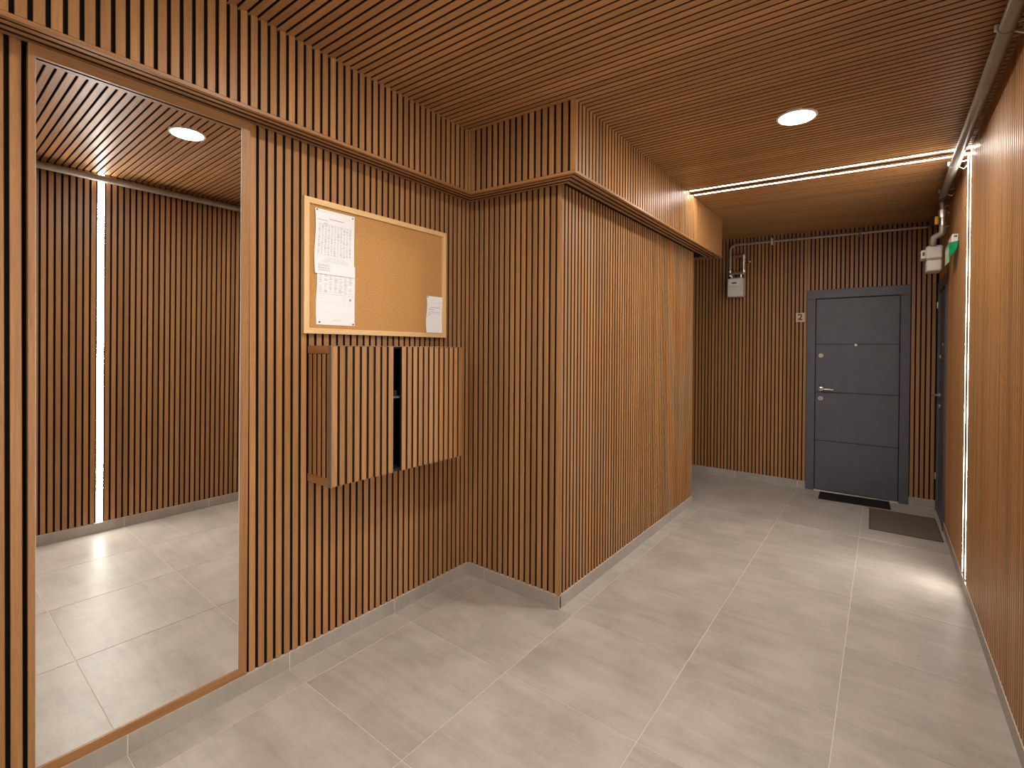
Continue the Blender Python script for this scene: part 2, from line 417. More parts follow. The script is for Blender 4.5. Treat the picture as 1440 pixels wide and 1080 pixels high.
# ------------------------------------------------------------------ bulkhead
def pA(o): return (xLb - o, YB)
def pB(o): return (xLb - o, yNb + o)
def pC(o): return (xCb - o, yNb + o)
def pD(o): return (xCb - o, yEb - o)
def pE(o): return (XP, yEb - o)
PATH = (pA, pB, pC, pD, pE)
bulk = MB()
o = SD
bulk.prism([pA(o), pB(o), (xL - 0.05, yNb + o), (xL - 0.05, YB)], lambda x: zbulk(x) + 0.012, ZT)
bulk.prism([(XP, yNb + o), pC(o), pD(o), pE(o)], lambda x: zbulk(x) + 0.012, ZT)
bulk = struct(bulk.build('ceiling_bulkhead', M_FELT), 'slat-clad boxed bulkhead stepping around the column below the ceiling', 'bulkhead')
def strip(name, o1, o2, zb, zt, mats):
    for i in range(4):
        a, b = PATH[i], PATH[i + 1]
        q = MB(); q.prism([a(o1), b(o1), b(o2), a(o2)], lambda x: zbulk(x) + zb, lambda x: zbulk(x) + zt)
        o_ = q.build(name, mats[i % 2], bulk); o_.data.materials.append(M_SIDE)
        for k_ in ((2, 4) if name == 'soffit_slat' else (4,)): o_.data.polygons[k_].material_index = 1
strip('edge_trim', -0.004, 0.016, 0.0, 0.0135, (M_WOODY, M_WOODX))
for k in range(3):
    o1 = 0.0265 + k * 0.0386
    strip('soffit_slat', o1, o1 + 0.0230, 0.0005, 0.013, (M_WOODY, M_WOODX))
zb0 = 0.0165
mbl = slat_mesh('slat', SW, SD, zceil(xLb) - zbulk(xLb) - zb0 + 0.006, M_WOOD)
run(bulk, mbl, 'y', (1, 0, 0), xLb, [p for p in span(0.8425 + SW / 2, yNb - SW * 0.45, 0.0388) + span(0.8425 + SW / 2 - 0.0388, YB, -0.0388)], zbulk(xLb) + zb0)
yl = span(0.8425 + SW / 2, yNb - SW * 0.45, 0.0388)[-1] + SW / 2
filler(bulk, xLb, yl, yNb, zbulk(xLb) + zb0, zceil(xLb) - zbulk(xLb) - zb0 + 0.006)
for i, p in enumerate(span(xCb - 0.016, xLb + 0.0115, -0.0439)):
    mm = slat_mesh('slat', 0.0295, SD, zceil(p) - zbulk(p) - zb0 + 0.006, M_WOOD)
    link('slat', mm, frame_m((p, yNb + SD, zbulk(p) + zb0), (0, -1, 0), UP), bulk)
mbs = slat_mesh('slat', SW, SD, zceil(xCb) - zbulk(xCb) - zb0 + 0.006, M_WOOD)
YP = 4.165
run(bulk, mbs, 'y', (1, 0, 0), xCb, span(yNb + SW / 2 + 0.003, YP - 0.02, PITCH_S), zbulk(xCb) + zb0)
m = MB(); m.bbox(xCb - SD, xCb, YP, YP + 0.075, zbulk(xCb) + zb0, zceil(xCb) - 0.002, 0.001); m.build('plain_panel', M_WOOD, bulk, recentre=True)
m = MB(); m.bbox(xCb - SD, xCb, YP + 0.0775, yEb, zbulk(xCb) + zb0, zceil(xCb) - 0.002, 0.001); m.build('plain_panel', M_WOOD, bulk, recentre=True)
m = MB(); m.bbox(XP, xCb - SD - 0.001, yEb - SD, yEb, zbulk(xCb) + zb0, zceil(xCb) - 0.002, 0.001); m.build('plain_panel', M_WOODX, bulk, recentre=True)

# ------------------------------------------------------------------ skirting
def skirting(name, label, segs):
    """segs: list of boxes (x0,x1,y0,y1) of single skirting tiles"""
    xs0 = min(s[0] for s in segs); 
    m = MB()
    for x0, x1, y0, y1 in segs: 
        m.box(x0 + (0.0015 if x1 - x0 < 0.05 else 0), x1 - (0.0015 if x1 - x0 < 0.05 else 0), y0 + (0.0015 if y1 - y0 < 0.05 else 0), y1 - (0.0015 if y1 - y0 < 0.05 else 0), 0.0, ZBB - 0.0008)
    w = m.build(name, M_GROUT); struct(w, label, 'skirting')
    for x0, x1, y0, y1 in segs:
        q = MB(); gxx = 0.0016 if x1 - x0 > 0.05 else 0; gyy = 0.0016 if y1 - y0 > 0.05 else 0
        q.bbox(x0 + gxx, x1 - gxx, y0 + gyy, y1 - gyy, 0.0022, ZBB - 0.0016, 0.0006)
        q.build('skirting_tile', M_BASE, w, recentre=True)
T0, T1 = -0.016, 0.003
def cut(a, b, grid):
    e = [a] + [g for g in grid if a + 0.02 < g < b - 0.02] + [b]; return list(zip(e[:-1], e[1:]))
skirting('baseboard_left', 'grey porcelain skirting under the mirror and the cork board wall', [(xL + T0, xL + T1, a, b) for a, b in cut(YB, yN - T1, gy)])
skirting('baseboard_column_front', 'short grey porcelain skirting across the face of the column', [(a, b, yN - T1, yN - T0) for a, b in cut(xL, xC + T1, gx)])
skirting('baseboard_column_side', 'grey porcelain skirting along the long side of the column', [(xC + T0, xC + T1, a, b) for a, b in cut(yN + 0.0, yE, gy)])
skirting('baseboard_right', 'grey porcelain skirting below the vertical light lines', [(xR - T1, xR - T0, a, b) for a, b in cut(YB, DY0 - 0.004, gy)])
skirting('baseboard_end', 'grey porcelain skirting along the wall with the slate door', [(a, b, yD - T1, yD - T0) for a, b in cut(XP, DX0 - 0.002, gx)] + [(a, b, yD - T1, yD - T0) for a, b in cut(DX1 + 0.002, xR - T1, gx)])
skirting('baseboard_passage', 'grey porcelain skirting on the hidden face of the column', [(a, b, yE + T0, yE + T1) for a, b in cut(XP, xC, gx)])

# ------------------------------------------------------------------ doors
def door(name, label, M4, w, h, fr, hinge_side=None):
    """built in a local frame: x along the wall, y out of the wall (into the room), z up; 0..w outer frame"""
    root = empty(name, (0, 0, 0)); root.matrix_basis = M4; struct(root, label, 'door')
    def add(o, p=None): o.parent = p or root; return o
    f0, f1, ft = fr
    q = MB(); q.bbox(0, f0, -0.03, 0.014, 0, h - ft, 0.002); add(q.build('frame_post', M_SLATE))
    q = MB(); q.bbox(w - f1, w, -0.03, 0.014, 0, h - ft, 0.002); add(q.build('frame_post', M_SLATE))
    q = MB(); q.bbox(0, w, -0.03, 0.015, h - ft, h, 0.002); add(q.build('frame_head', M_SLATE))
    leaf = MB(); leaf.box(f0 + 0.004, w - f1 - 0.004, -0.045, -0.009, 0.014, h - ft - 0.004); leaf = add(leaf.build('leaf', M_SLATE_D))
    zs = [0.016, 0.535, 1.050, 1.555, h - ft - 0.007]
    for i in range(4):
        q = MB(); q.bbox(f0 + 0.006, w - f1 - 0.006, -0.012, -0.002, zs[i] + (0.0025 if i else 0), zs[i + 1] - (0.0025 if i < 3 else 0), 0.0012); add(q.build('leaf_panel', M_SLATE), leaf)
    q = MB(); q.box(f0, w - f1, -0.045, 0.002, 0.0, 0.012); add(q.build('threshold', M_STEEL))
    lx = f0 + 0.052
    for z in (1.437, 0.983):
        q = MB(); q._lathe(Vector((lx, -0.003, z)), Vector((0, 1, 0)), [(0, 0.024), (0.008, 0.024), (0.011, 0.021), (0.011, 0.001)], 20); lk = add(q.build('lock_rosette', M_STEEL, smooth=True), leaf)
        q = MB(); q.bbox(lx - 0.003, lx + 0.003, 0.007, 0.0095, z - 0.008, z + 0.008, 0.0005); add(q.build('keyhole', M_PIN), lk)
    z = 1.083
    q = MB(); q._lathe(Vector((lx, -0.003, z)), Vector((0, 1, 0)), [(0, 0.024), (0.008, 0.024), (0.011, 0.020), (0.011, 0.001)], 20); hd = add(q.build('handle', M_STEEL, smooth=True), leaf)
    q = MB(); q.tube([(lx, 0.005, z), (lx, 0.035, z), (lx + 0.008, 0.046, z), (lx + 0.03, 0.049, z + 0.001), (lx + 0.075, 0.047, z), (lx + 0.115, 0.044, z - 0.003)], 0.008, 12, [0.009, 0.009, 0.0095, 0.009, 0.008, 0.007]); add(q.build('lever', M_STEEL, smooth=True), hd)
    q = MB(); q._lathe(Vector(((f0 + w - f1) / 2, -0.003, 1.548)), Vector((0, 1, 0)), [(0, 0.014), (0.005, 0.014), (0.008, 0.011), (0.006, 0.006), (0.006, 0.0005)], 18); add(q.build('peephole', M_STEEL, smooth=True), leaf)
    return root
# far door: room side is -y
M4 = Matrix(((1, 0, 0, DX0), (0, -1, 0, yD), (0, 0, 1, 0), (0, 0, 0, 1)))
M4 = Matrix(((-1, 0, 0, DX1), (0, -1, 0, yD), (0, 0, 1, 0), (0, 0, 0, 1)))
def mirrored_door(name, label, M4, w, h, fr):
    root = door(name, label, M4, w, h, fr)
    # handle on the other side: flip every part along local x
    for c in list(root.children_recursive):
        for v in c.data.vertices: v.co.x = w - v.co.x
        c.data.flip_normals()
    return root
d1 = mirrored_door('door_1', 'slate-grey four-panel entrance door with steel lever at corridor end', M4, DX1 - DX0, 2.131, (0.079, 0.076, 0.092))
M5 = Matrix(((0, -1, 0, xR + 0.006), (1, 0, 0, DY0), (0, 0, 1, 0), (0, 0, 0, 1)))
d2 = mirrored_door('door_2', 'slate-grey entrance door seen edge-on beside the light lines', M5, DY1 - DY0, 2.125, (0.05, 0.05, 0.085))
for z in (1.92, 0.32):
    q = MB(); q.tube([(DY1 - DY0 - 0.02, 0.014, z - 0.03), (DY1 - DY0 - 0.02, 0.014, z + 0.03)], 0.009, 10); o = q.build('hinge', M_STEEL, None, True); o.parent = d2

# ------------------------------------------------------------------ mirror
mir = empty('wall_mirror', (xL, (MY0 + MY1) / 2, ZBB))
tag(mir, 'tall full-height mirror in a slim brown wooden frame', 'mirror')
FL, FR, FB, FT = 0.0165, 0.032, 0.034, 0.036; FX0, FX1 = xL - 0.030, xL + 0.002; FZ0, FZ1 = ZBB + 0.001, zbulk(xL) - 0.003
def mitre(y0, y1, z0, z1, w, side, mat, name='frame_side', par=mir, X0=FX0, X1=FX1):
    o4 = [(y0, z0), (y1, z0), (y1, z1), (y0, z1)]; wl, wr, wb, wt = w if isinstance(w, tuple) else (w,) * 4
    i4 = [(y0 + wl, z0 + wb), (y1 - wr, z0 + wb), (y1 - wr, z1 - wt), (y0 + wl, z1 - wt)]
    a, b = side, (side + 1) % 4
    q = MB(); P = [o4[a], o4[b], i4[b], i4[a]]
    q.quad8([(X0, *P[0]), (X0, *P[1]), (X0, *P[2]), (X0, *P[3]), (X1, *P[0]), (X1, *P[1]), (X1, *P[2]), (X1, *P[3])])
    return q.build(name, mat, par)
for s in range(4): mitre(MY0, MY1, FZ0, FZ1, (FL, FR, FB, FT), s, M_WOODY if s in (0, 2) else M_WOOD)
th = 0.0120; zt_, zb_ = FZ1 - FT + 0.006, FZ0 + FB - 0.006
def gxz(z): return xL - 0.004
q = MB(); g0, g1 = MY0 + FL - 0.004, MY1 - FR + 0.004
q.quad8([(gxz(zb_) - 0.005, g0, zb_), (gxz(zb_), g0, zb_), (gxz(zb_), g1, zb_), (gxz(zb_) - 0.005, g1, zb_), (gxz(zt_) - 0.005, g0, zt_), (gxz(zt_), g0, zt_), (gxz(zt_), g1, zt_), (gxz(zt_) - 0.005, g1, zt_)])
q.build('mirror_glass', M_MIRROR, mir)
q = MB()
for ya, yb in ((MY0 + FL - 0.0005, MY0 + FL + 0.0015), (MY1 - FR - 0.002, MY1 - FR + 0.0005)):
    q = MB(); e = 0.0015
    q.quad8([(gxz(zb_) - 0.001, ya, zb_ + 0.004), (gxz(zb_) + e, ya, zb_ + 0.004), (gxz(zb_) + e, yb, zb_ + 0.004), (gxz(zb_) - 0.001, yb, zb_ + 0.004), (gxz(zt_) - 0.001, ya, zt_ - 0.006), (gxz(zt_) + e, ya, zt_ - 0.006), (gxz(zt_) + e, yb, zt_ - 0.006), (gxz(zt_) - 0.001, yb, zt_ - 0.006)])
    q.build('glass_edge', M_MEDGE, mir)
for c in mir.children:                  # the whole mirror leans a little forward at the top
    for v_ in c.data.vertices: v_.co.x += math.tan(th) * (v_.co.z - FZ0)

# ------------------------------------------------------------------ cork board and papers
CB = (1.174, 2.090, 1.550, 2.190)
cb = empty('cork_board', (xL, (CB[0] + CB[1]) / 2, CB[2]))
tag(cb, 'framed cork notice board with pale pine frame above the cabinet', 'notice board')
for s in range(4): mitre(*CB, 0.026, s, M_PALE if s in (0, 2) else M_PALEZ, 'frame_side', cb, xL + 0.0005, xL + 0.021)
q = MB(); q.box(xL + 0.001, xL + 0.010, CB[0] + 0.02, CB[1] - 0.02, CB[2] + 0.02, CB[3] - 0.02); q.build('cork_sheet', M_CORK, cb)
XK = xL + 0.010
def paper(name, label, y0, y1, z0, z1, lift, curl, ink, tilt=0.0):
    """a slightly wavy sheet pinned to the cork; ink = list of (u0,u1,v0,v1,material), v from the top"""
    root = empty(name, (XK, (y0 + y1) / 2, z0)); tag(root, label, 'paper', 'papers on the cork board')
    def P(u, v, e=0.0):
        y = y0 + (y1 - y0) * u + tilt * v; z = z1 + (z0 - z1) * v
        x = XK + lift + curl * (0.5 + 0.5 * math.sin(v * 7 + u * 2)) * (0.35 + 0.65 * abs(2 * u - 1)) + e
        return (x, y + 0.0025 * math.sin(v * 6.0) * (1 if u < 0.5 else 0.6), z)
    q = MB(); nu, nv = 6, 14; n1 = (nu + 1) * (nv + 1)
    for e in (0.0, 0.0006):
        for j in range(nv + 1):
            for i in range(nu + 1): q.v.append(P(i / nu, j / nv, e))
    for j in range(nv):
        for i in range(nu):
            a = j * (nu + 1) + i; f = (a, a + 1, a + nu + 2, a + nu + 1)
            q.f.append(tuple(reversed(f))); q.f.append(tuple(k + n1 for k in f))
    bd = [i for i in range(nu + 1)] + [j * (nu + 1) + nu for j in range(1, nv + 1)] + [nv * (nu + 1) + i for i in range(nu - 1, -1, -1)] + [j * (nu + 1) for j in range(nv - 1, 0, -1)]
    for a, b in zip(bd, bd[1:] + bd[:1]): q.f.append((a, b, b + n1, a + n1))
    q.build('sheet', M_PAPER, root, True)
    by = {}
    for u0, u1, v0, v1, mt in ink: by.setdefault(mt.name, (mt, MB()))[1].quad8([P(u0, v1, .0007), P(u1, v1, .0007), P(u1, v1, .0011), P(u0, v1, .0011), P(u0, v0, .0007), P(u1, v0, .0007), P(u1, v0, .0011), P(u0, v0, .0011)])
    for mt, q in by.values(): q.build('print', mt, root)['kind'] = 'stuff'
    return root
R = random.Random(3)
def textline(v, u0, u1, mt, hgt=0.008, word=0.05):
    out = []; u = u0
    while u < u1:
        wv = min(word * R.uniform(0.5, 1.4), u1 - u); out.append((u, u + wv, v, v + hgt, mt)); u += wv + 0.012
    return out
ink = textline(0.035, 0.06, 0.45, M_INKL, 0.006) + textline(0.16, 0.05, 0.30, M_INK, 0.008) + textline(0.125, 0.34, 0.72, M_INK, 0.012) + textline(0.205, 0.2, 0.3, M_INK) 
for k in range(11):                       # the table of figures
    u = 0.07 + k * 0.079
    for j in range(22): ink.append((u + R.uniform(0, .006), u + 0.055 - R.uniform(0, .012), 0.235 + j * 0.0215, 0.235 + j * 0.0215 + 0.010, M_INKL if R.random() < .72 else M_INK))
ink += [(0.05, 0.95, 0.222, 0.2245, M_INK), (0.05, 0.95, 0.712, 0.7145, M_INKL)]
for j in range(4): ink += textline(0.74 + j * 0.022, 0.3 - 0.05 * j, 0.75 + 0.04 * j, M_INKL, 0.008)
for j in range(6): ink += textline(0.84 + j * 0.02, 0.08, 0.38, M_INK if j % 2 else M_INKL, 0.008)
paper('notice_sheet', 'white sheet with a wide printed table of figures, upper one', 1.230, 1.443, 1.838, 2.148, 0.004, 0.004, ink)
ink = textline(0.055, 0.28, 0.70, M_INK, 0.012)
for j in range(3): ink += textline(0.10 + j * 0.022, 0.05, 0.95, M_INKL, 0.008)
for j in range(14):
    for c in range(7):
        if R.random() < .85: ink.append((0.05 + c * 0.13, 0.05 + c * 0.13 + R.uniform(.05, .10), 0.19 + j * 0.021, 0.198 + j * 0.021, M_INK if R.random() < .25 else M_INKL))
ink += [(0.05, 0.95, 0.50, 0.5025, M_INK), (0.7, 0.702, 0.50, 0.64, M_INKL), (0.85, 0.90, 0.55, 0.59, M_INK), (0.05, 0.95, 0.64, 0.642, M_INKL), (0.05, 0.95, 0.80, 0.8015, M_INKL), (0.05, 0.95, 0.84, 0.8415, M_INKL), (0.42, 0.66, 0.915, 0.928, M_INKO), (0.1, 0.16, 0.565, 0.573, M_INKL)]
paper('notice_sheet', 'white printed bill tucked below the sheet with the wide table', 1.240, 1.450, 1.594, 1.895, 0.001, 0.0022, ink, 0.0)
ink = textline(0.17, 0.55, 0.90, M_INKL, 0.012) + textline(0.30, 0.22, 0.85, M_INK, 0.014) + textline(0.355, 0.08, 0.45, M_INK, 0.014) + textline(0.43, 0.1, 0.85, M_INK, 0.010) + textline(0.47, 0.08, 0.9, M_INKL, 0.010) + textline(0.50, 0.06, 0.28, M_INK, 0.012) + [(0.06, 0.12, 0.55, 0.565, M_INK)]
paper('notice_slip', 'narrow white slip pinned in the lower corner of the cork board', 1.936, 2.062, 1.578, 1.795, 0.002, 0.004, ink)
def pin(y, z, label):
    q = MB(); q._lathe(Vector((XK + 0.004, y, z)), Vector((1, 0, 0)), [(-0.004, 0.0015), (0.0015, 0.0015), (0.0025, 0.0042), (0.006, 0.0030), (0.0065, 0.0005)], 12)
    tag(q.build('push_pin', M_PIN, None, True, True), label, 'pin', 'pins in the cork board')
pin(1.240, 2.141, 'dark push pin at the top sheet\'s corner next to the frame')
pin(1.433, 2.137, 'dark push pin at the top sheet\'s corner away from the frame')
pin(1.254, 1.606, 'dark push pin holding the lower bill\'s corner next to the frame')
pin(1.438, 1.602, 'small dark push pin holding the lower bill\'s corner away from the frame')
pin(1.943, 1.789, 'dark push pin at the top of the narrow slip')

# ------------------------------------------------------------------ wall cabinet
K0, K1, KZ0, KZ1, KD = 1.204, 2.046, 0.852, 1.492, 0.200
kab = empty('wall_cabinet', (xL, (K0 + K1) / 2, KZ0))
tag(kab, 'slat-fronted wooden wall cabinet hanging below the cork board', 'cabinet')
xf = xL + KD
q = MB(); t = 0.012
q.box(xL, xf - 0.02, K0 + 0.010, K0 + 0.02, KZ0, KZ1); q.box(xL, xf - 0.02, K1 - t, K1, KZ0, KZ1)
q.box(xL, xf - 0.02, K0 + 0.02, K1 - t, KZ1 - t, KZ1); q.box(xL, xf - 0.02, K0 + 0.02, K1 - t, KZ0, KZ0 + t)
q.box(xL, xL + 0.006, K0 + 0.02, K1 - t, KZ0 + t, KZ1 - t)
car = q.build('carcass', M_BLACK, kab)
q = MB(); q.bbox(xL + 0.006, xf - 0.03, K0 + 0.02, K1 - t, 1.225, 1.235, 0.001); q.build('shelf', M_GREY, kab)
q = MB(); q.bbox(xf - 0.06, xf - 0.035, 1.55, 1.60, 1.24, 1.265, 0.002); q.build('bracket', M_PIN, kab)
# slatted cheek facing the mirror
q = MB(); q.bbox(xL + 0.001, xf - 0.006, K0, K0 + 0.010, KZ1 - 0.036, KZ1, 0.001); q.build('cheek_rail', M_WOODX, kab)
q = MB(); q.bbox(xL + 0.001, xf - 0.006, K0, K0 + 0.010, KZ0, KZ0 + 0.036, 0.001); q.build('cheek_rail', M_WOODX, kab)
mk = slat_mesh('cheek_slat', 0.0255, 0.010, KZ1 - KZ0 - 0.076, M_WOOD)
for i in range(5): link('cheek_slat', mk, frame_m((xL + 0.0215 + i * 0.0385, K0 + 0.010, KZ0 + 0.038), (0, -1, 0), UP), kab)
def kdoor(y0, y1, n, label):
    q = MB(); q.box(xf - 0.018, xf - 0.010, y0 + 0.001, y1 - 0.001, KZ0 + 0.001, KZ1 - 0.001); d = q.build('door', M_BLACK, kab); d['label'] = label
    p = (y1 - y0 - 0.0255) / (n - 1)
    me = slat_mesh('door_slat', 0.0262, 0.010, KZ1 - KZ0 - 0.006, M_WOOD)
    for i in range(n): link('door_slat', me, frame_m((xf - 0.010, y0 + 0.0131 + i * p, KZ0 + 0.003), (1, 0, 0), UP), d)
    return d
kd = kdoor(1.209, 1.546, 9, 'cabinet door with nine slats, ajar')
q = MB(); q.bbox(xf - 0.02, xf + 0.001, 1.2035, 1.2085, KZ0 - 0.001, KZ1 + 0.001, 0.0008); q.build('metal_edge', M_GREY, kd)
q = MB(); q.bbox(xf - 0.02, xf - 0.002, 1.5465, 1.5505, KZ0, KZ1, 0.0008); q.build('metal_edge', M_GREY, kd)
kdoor(1.604, K1, 12, 'cabinet door with twelve slats')
q = MB(); q.box(xf - 0.019, xf - 0.004, K0 + 0.004, K1 - 0.002, KZ1 - 0.002, KZ1 + 0.001); q.build('top_edge', M_GREY, kab)

# ------------------------------------------------------------------ lamps
def downlight(x, y, label):
    z = zceil(x); e = empty('downlight', (x, y, z)); tag(e, label, 'lamp', 'round ceiling downlights')
    n_ = tn
    q = MB(); q._lathe(Vector((x, y, z)), n_, [(-0.006, 0.098), (0.002, 0.098), (0.006, 0.095), (0.006, 0.086), (0.001, 0.084), (-0.006, 0.084)], 40); q.build('ring', M_WHITE, e, True)
    q = MB(); q._lathe(Vector((x, y, z)), n_, [(0.0030, 0.0845), (0.0038, 0.04), (0.0040, 0.0004)], 40); q.build('diffuser', M_DL, e)
downlight(-0.383, 3.003, 'round white downlight in the ceiling above the corridor')
downlight(-0.84, 1.12, 'round white downlight seen only in the mirror')
downlight(-0.84, -0.80, 'added unseen downlight behind the viewpoint, brightening the foreground')  # unseen lamp added to brighten the foreground, continuing the spacing
downlight(-0.84, -2.70, 'added downlight at the unseen rear of the lobby, for more light from behind')  # another added lamp out of view, more light from the rear
def led(name, label, pts, wd, nrm):
    """straight light line between two points: aluminium channel with a glowing diffuser"""
    a, b = Vector(pts[0]), Vector(pts[1]); e = empty(name, (a + b) / 2 if abs((b - a).z) < 1 else a); tag(e, label, 'light strip', 'light lines')
    d = (b - a).normalized(); nv = Vector(nrm).normalized(); s = d.cross(nv).normalized(); L = (b - a).length
    def bx(s0, s1, n0, n1):
        q = MB(); q.quad8([a + s * s0 + nv * n0, a + s * s1 + nv * n0, a + s * s1 + nv * n1, a + s * s0 + nv * n1, b + s * s0 + nv * n0, b + s * s1 + nv * n0, b + s * s1 + nv * n1, b + s * s0 + nv * n1]); return q
    h = wd / 2
    q = MB()
    for (s0, s1, n0, n1) in ((-h - .0015, -h, -SD, .0005), (h, h + .0015, -SD, .0005), (-h, h, -SD, -SD + .0015)): 
        t_ = bx(s0, s1, n0, n1); o_ = len(q.v); q.v += t_.v; q.f += [tuple(i + o_ for i in f) for f in t_.f]
    q.build('channel', M_STEEL, e)
    bx(-h, h, -0.004, -0.001).build('diffuser', M_LED, e)
for k, y in enumerate(LED_Y):
    which = ('light line across the ceiling, the one nearer the round lamp', 'light line across the ceiling, the one nearer the slate door')[k]
    led('ceiling_light_line', which, [(xCb + 0.012, y, zceil(xCb + 0.012)), (xR - 0.002, y, zceil(xR - 0.002))], 0.016, tn)
    which = ('upright light line on the slatted wall, the one farther from the door', 'upright light line on the slatted wall, the one nearer the door')[k]
    led('wall_light_line', which, [(xR, y, ZBB + 0.02), (xR, y, zceil(xR) - 0.003)], 0.016, (-1, 0, 0))
led('wall_light_line', 'broad upright light line seen in the mirror', [(xR, LED_M, ZBB + 0.004), (xR, LED_M, zceil(xR) - 0.003)], 0.038, (-1, 0, 0))

led('wall_light_line', 'added unseen light line behind the viewpoint, lighting the column front', [(xR, LED_FILL, ZBB + 0.004), (xR, LED_FILL, zceil(xR) - 0.003)], 0.038, (-1, 0, 0))  # unseen line added to light the column front and floor

# ------------------------------------------------------------------ pipes and meters
PX, PZ, PR = xR - 0.062, 2.668, 0.0245
gp = empty('gas_pipe', (PX, 2.0, PZ)); tag(gp, 'thick grey gas pipe running under the ceiling along the slatted wall', 'pipe')
q = MB(); q.tube([(PX, YB + 0.02, PZ), (PX, 4.90, PZ)], PR, 16); q.build('main_run', M_PIPE, gp, True)
q = MB(); q.tube([(PX, 4.86, PZ), (PX, 4.90, PZ), (PX, 4.905, PZ), (PX, 5.06, PZ), (PX, 5.065, PZ), (PX, 5.10, PZ)], PR, 16, [0.0295, 0.0295, 0.031, 0.031, 0.0295, 0.022]); q.build('tee', M_PIPE_D, gp, True)
q = MB(); q.tube([(PX, 5.09, PZ), (PX, 5.6, PZ), (PX, yD - 0.075, PZ - 0.002), (PX - 0.006, yD - 0.058, PZ - 0.002), (PX - 0.03, yD - 0.05, PZ - 0.002)], 0.015, 14); q.build('reduced_run', M_PIPE_D, gp, True)
for yk in (2.50, 4.12, 4.78):
    q = MB(); q.tube([(PX, yk - 0.012, PZ), (PX, yk + 0.012, PZ)], 0.0275, 16); c = q.build('pipe_clip', M_PIPE, gp, True)
    q = MB(); q.tube([(PX + 0.02, yk - 0.004, PZ - 0.022), (PX + 0.040, yk - 0.010, PZ - 0.038), (xR - 0.006, yk - 0.008, PZ - 0.018)], 0.003, 8); q.build('clip_arm', M_WHITE, c, True)
    q = MB(); q.tube([(PX + 0.02, yk + 0.006, PZ + 0.010), (xR - 0.006, yk + 0.012, PZ + 0.018)], 0.003, 8); q.build('clip_arm', M_WHITE, c, True)
    q = MB(); q.bbox(PX - 0.034, PX - 0.024, yk - 0.008, yk + 0.008, PZ - 0.002, PZ + 0.022, 0.002); q.build('clip_tab', M_WHITE, c)
# drop to the wall meter
mx, my = PX - 0.03, 5.07
q = MB(); q.tube([(PX + 0.006, 4.98, PZ - 0.02), (PX + 0.006, 4.98, 2.56)], 0.019, 14, ); q.build('drop_pipe', M_PIPE, gp, True)
q = MB(); q.tube([(PX + 0.006, 4.98, 2.585), (PX + 0.006, 4.98, 2.58), (PX + 0.006, 4.98, 2.52), (PX + 0.006, 4.98, 2.515), (PX + 0.006, 4.98, 2.46)], 0.02, 14, [0.02, 0.028, 0.028, 0.022, 0.022]); q.build('union_nut', M_STEEL, gp, True)
q = MB(); q.tube([(PX + 0.006, 4.98, 2.47), (PX + 0.006, 4.98, 2.41), (PX + 0.0, 4.98, 2.395), (PX - 0.02, 4.98, 2.385), (PX - 0.042, 4.985, 2.375), (PX - 0.046, 4.99, 2.345), (PX - 0.046, 5.0, 2.318)], 0.021, 14, [0.021, 0.023, 0.024, 0.024, 0.024, 0.022, 0.02]); q.build('elbow', M_PIPE, gp, True)
q = MB(); q.bbox(PX - 0.042, PX - 0.016, 4.94, 4.972, 2.468, 2.53, 0.004); v = q.build('valve_handle', M_YELLOW, gp, True)
q = MB(); q.tube([(PX - 0.02, 4.975, 2.50), (PX + 0.004, 4.978, 2.50)], 0.008, 10); q.build('valve_stem', M_STEEL, v, True)
for a in ((0.03, 2.60), (0.025, 2.545), (0.03, 2.44)):
    q = MB(); q.tube([(PX + a[0] - 0.02, 4.965, a[1]), (PX + a[0] + 0.012, 4.97, a[1] + 0.012)], 0.006, 8); q.build('bolt', M_STEEL, gp, True)
q = MB(); q.bbox(PX + 0.028, PX + 0.05, 4.968, 4.972, 2.545, 2.562, 0.001); q.build('seal_tag', M_RED, gp)
# meter on the side wall
gm = empty('gas_meter', (PX - 0.04, 5.08, 2.12)); tag(gm, 'white gas meter hanging from the thick pipe by the corner', 'gas meter')
X0, X1 = PX - 0.088, PX + 0.012
q = MB(); q.bbox(X0, X1, 5.0, 5.19, 2.214, 2.318, 0.010); q.build('upper_casing', M_METER, gm, True)
q = MB(); q.bbox(X0 + 0.003, X1 - 0.002, 5.003, 5.187, 2.118, 2.208, 0.010); q.build('lower_casing', M_METER, gm, True)
q = MB(); q.box(X0 + 0.006, X1 - 0.006, 5.006, 5.184, 2.20, 2.222); q.build('seam_band', M_GREY, gm)
q = MB(); q.bbox(X0 - 0.030, X0 + 0.002, 5.012, 5.15, 2.222, 2.288, 0.005); ct = q.build('counter', M_METER, gm, True)
q = MB(); q.bbox(X0 - 0.020, X0 - 0.006, 5.0105, 5.0125, 2.243, 2.272, 0.0006); q.build('index_window', M_PIN, ct)
q = MB(); q.bbox(X0 - 0.0315, X0 - 0.0295, 5.04, 5.12, 2.245, 2.270, 0.0006); q.build('index_window', M_PIN, ct)
